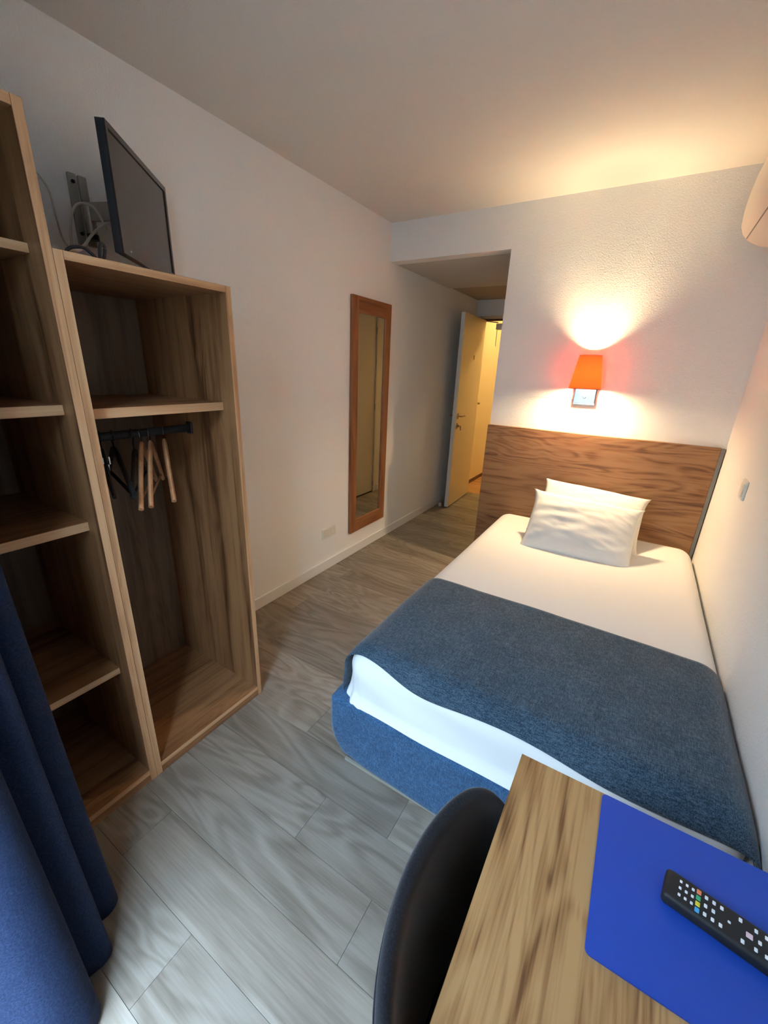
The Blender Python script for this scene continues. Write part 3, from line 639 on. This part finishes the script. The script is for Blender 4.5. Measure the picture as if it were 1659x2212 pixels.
# remote control
ra = Vector((2.021, 0.471)); rd = Vector((0.985, -0.172)).normalized(); rn = Vector((-rd.y, rd.x))
RL, RW = 0.205, 0.048; RZ0 = DKZ + 0.0037; RZ1 = RZ0 + 0.020
re = thing('remote_control', 'black remote control with coloured buttons on the blue mat', 'remote', (2.10, 0.45, RZ0))
rot = Matrix.Rotation(math.atan2(rd.y, rd.x), 3, 'Z')
c = ra + rd * RL / 2
g = G(); g.box(c.x - RL / 2, c.x + RL / 2, c.y - RW / 2, c.y + RW / 2, RZ0, RZ1, bev=0.006, seg=4, rot=rot, about=Vector((c.x, c.y, RZ0)))
mk('case', g, 'blackmat', re, smooth=True)
def btn(a, b, sa, sb, mat):
    q = ra + rd * a + rn * b
    g = G(); g.box(q.x - sa / 2, q.x + sa / 2, q.y - sb / 2, q.y + sb / 2, RZ1 - 0.0006, RZ1 + 0.0012, bev=0.0006, rot=rot, about=Vector((q.x, q.y, RZ1)))
    mk('button', g, mat, re)
for i in range(3):
    for j in range(3): btn(0.019 + i * 0.0075, 0.012 - j * 0.011, 0.0034, 0.0042, 'btn_white')
for j, m_ in enumerate(('btn_o', 'btn_g', 'btn_y', 'btn_b')): btn(0.041, 0.0140 - j * 0.0095, 0.0055, 0.0070, m_)
for i in range(3):
    for j in range(3): 
        if not (i == 2 and j == 1): btn(0.050 + i * 0.009, 0.013 - j * 0.013, 0.0040, 0.0055, 'btn_white')
btn(0.077, 0.0, 0.0035, 0.0035, 'btn_white')
btn(0.089, 0.014, 0.004, 0.006, 'btn_white'); btn(0.092, -0.014, 0.004, 0.006, 'btn_white')
btn(0.099, 0.0, 0.0075, 0.0075, 'btn_pink')
for i in range(6):
    for j in range(3): btn(0.106 + i * 0.011 + (0.004 if j == 1 else 0), 0.013 - j * 0.013, 0.0038, 0.0055, 'btn_white')
# chair
CY = 0.272
ch = thing('desk_chair', 'dark fabric chair with curved backrest tucked under the desk', 'chair', (1.9, CY, 0))
n_s, n_h = 40, 16; front, back = [], []
HW = 0.238
for i in range(n_s + 1):
    dy = -HW + 2 * HW * i / n_s; q = abs(dy) / HW
    zr = 0.808 - 0.20 * q ** 7 - 0.012 * q * q
    rf, rb = [], []
    for j in range(n_h + 1):
        v = j / n_h; z = 0.46 + (zr - 0.46) * v
        xr = 1.698 + 1.35 * dy * dy + 0.03 * q ** 6 + 0.10 * (0.80 - z)     # leaning back towards the room
        th = 0.034 * (1 - 0.25 * v)
        rf.append(Vector((xr + th / 2, CY + dy, z))); rb.append(Vector((xr - th / 2, CY + dy, z)))
    front.append(rf); back.append(rb)
g = G(); bm = g.bm
ring = []
for i in range(n_s + 1):
    a = front[i]; b = back[i]
    tp = (a[-1] + b[-1]) / 2 + Vector((0, 0, 0.015))
    ring.append([bm.verts.new(p) for p in a] + [bm.verts.new(tp)] + [bm.verts.new(p) for p in reversed(b)])
for i in range(n_s):
    for j in range(len(ring[0]) - 1): bm.faces.new((ring[i][j], ring[i + 1][j], ring[i + 1][j + 1], ring[i][j + 1]))
    bm.faces.new((ring[i][-1], ring[i + 1][-1], ring[i + 1][0], ring[i][0]))
bm.faces.new(ring[0]); bm.faces.new(ring[-1][::-1])
br = mk('backrest', g, 'chair', ch, smooth=2, subsurf=1)
mk('piping', G().tube([(back[i][-2].x - .0005, back[i][-2].y, back[i][-2].z) for i in range(n_s + 1)], 0.0022, n=6), 'chair', br, smooth=True)
mk('seat', rbox(1.735, 2.16, CY - 0.215, CY + 0.215, 0.405, 0.475, 0.03, 14, 14, 6), 'chair', ch, smooth=2)
for x, y in ((1.79, CY - .17), (1.79, CY + .17), (2.10, CY - .17), (2.10, CY + .17)):
    sx = -0.03 if x < 1.9 else 0.03
    mk('leg', G().tube([(x, y, 0.41), (x + sx, y + (0.015 if y > CY else -.015), 0.0)], [0.013, 0.009], n=12), 'black', ch, smooth=True)

# ------------------------------------------------------------------ curtain
cu = thing('curtain', 'dark navy blue curtain gathered in deep folds beside the window', 'curtain', (0.85, -0.03, 0))
plan = [(0.60, -0.17), (0.64, -0.06), (0.70, 0.07), (0.78, 0.135), (0.835, 0.146), (0.858, 0.115), (0.845, 0.06), (0.87, 0.045), (0.93, 0.078), (0.955, 0.055), (0.945, 0.0), (0.965, -0.015), (1.02, 0.010), (1.055, -0.015), (1.06, -0.07), (1.02, -0.13), (0.98, -0.17)]
pp = smoothpath([(x, y, 0) for x, y in plan], 7); NZ = 40; grid = []
for k in range(NZ + 1):
    z = 0.012 + 2.385 * k / NZ; row = []
    for i, p in enumerate(pp):
        f = 1 - 0.10 * z / 2.3; cx, cy = 0.80, -0.06
        x = cx + (p.x - cx) * f - 0.062 * z * (1 - 0.25 * z / 2.3); y = cy + (p.y - cy) * f - 0.012 * z
        x += 0.006 * noise.noise(Vector((p.x * 8, p.y * 8, z * 1.2))); y += 0.006 * noise.noise(Vector((p.x * 8 + 5, p.y * 8, z * 1.2)))
        row.append((max(x, 0.585 + 0.012 * math.sin(i * .9 + z)), max(y, YW + .02), z))
    grid.append(row)
mk('cloth', G().sheet(grid), 'curtain', cu, smooth=2, solid=0.003)
rod = thing('curtain_rod', 'metal curtain rod above the french window', 'curtain rod', (1.0, -0.10, 2.42))
mk('pole', G().tube([(0.30, -0.10, 2.415), (1.80, -0.10, 2.415)], 0.011, n=12), 'steel', rod, smooth=True)
for x in (0.62, 1.70): mk('bracket', B(x - 0.01, x + 0.01, YW, -0.10, 2.405, 2.425), 'steel', rod)

for o in bpy.data.objects:
    if '_b' in o.keys(): del o['_b']
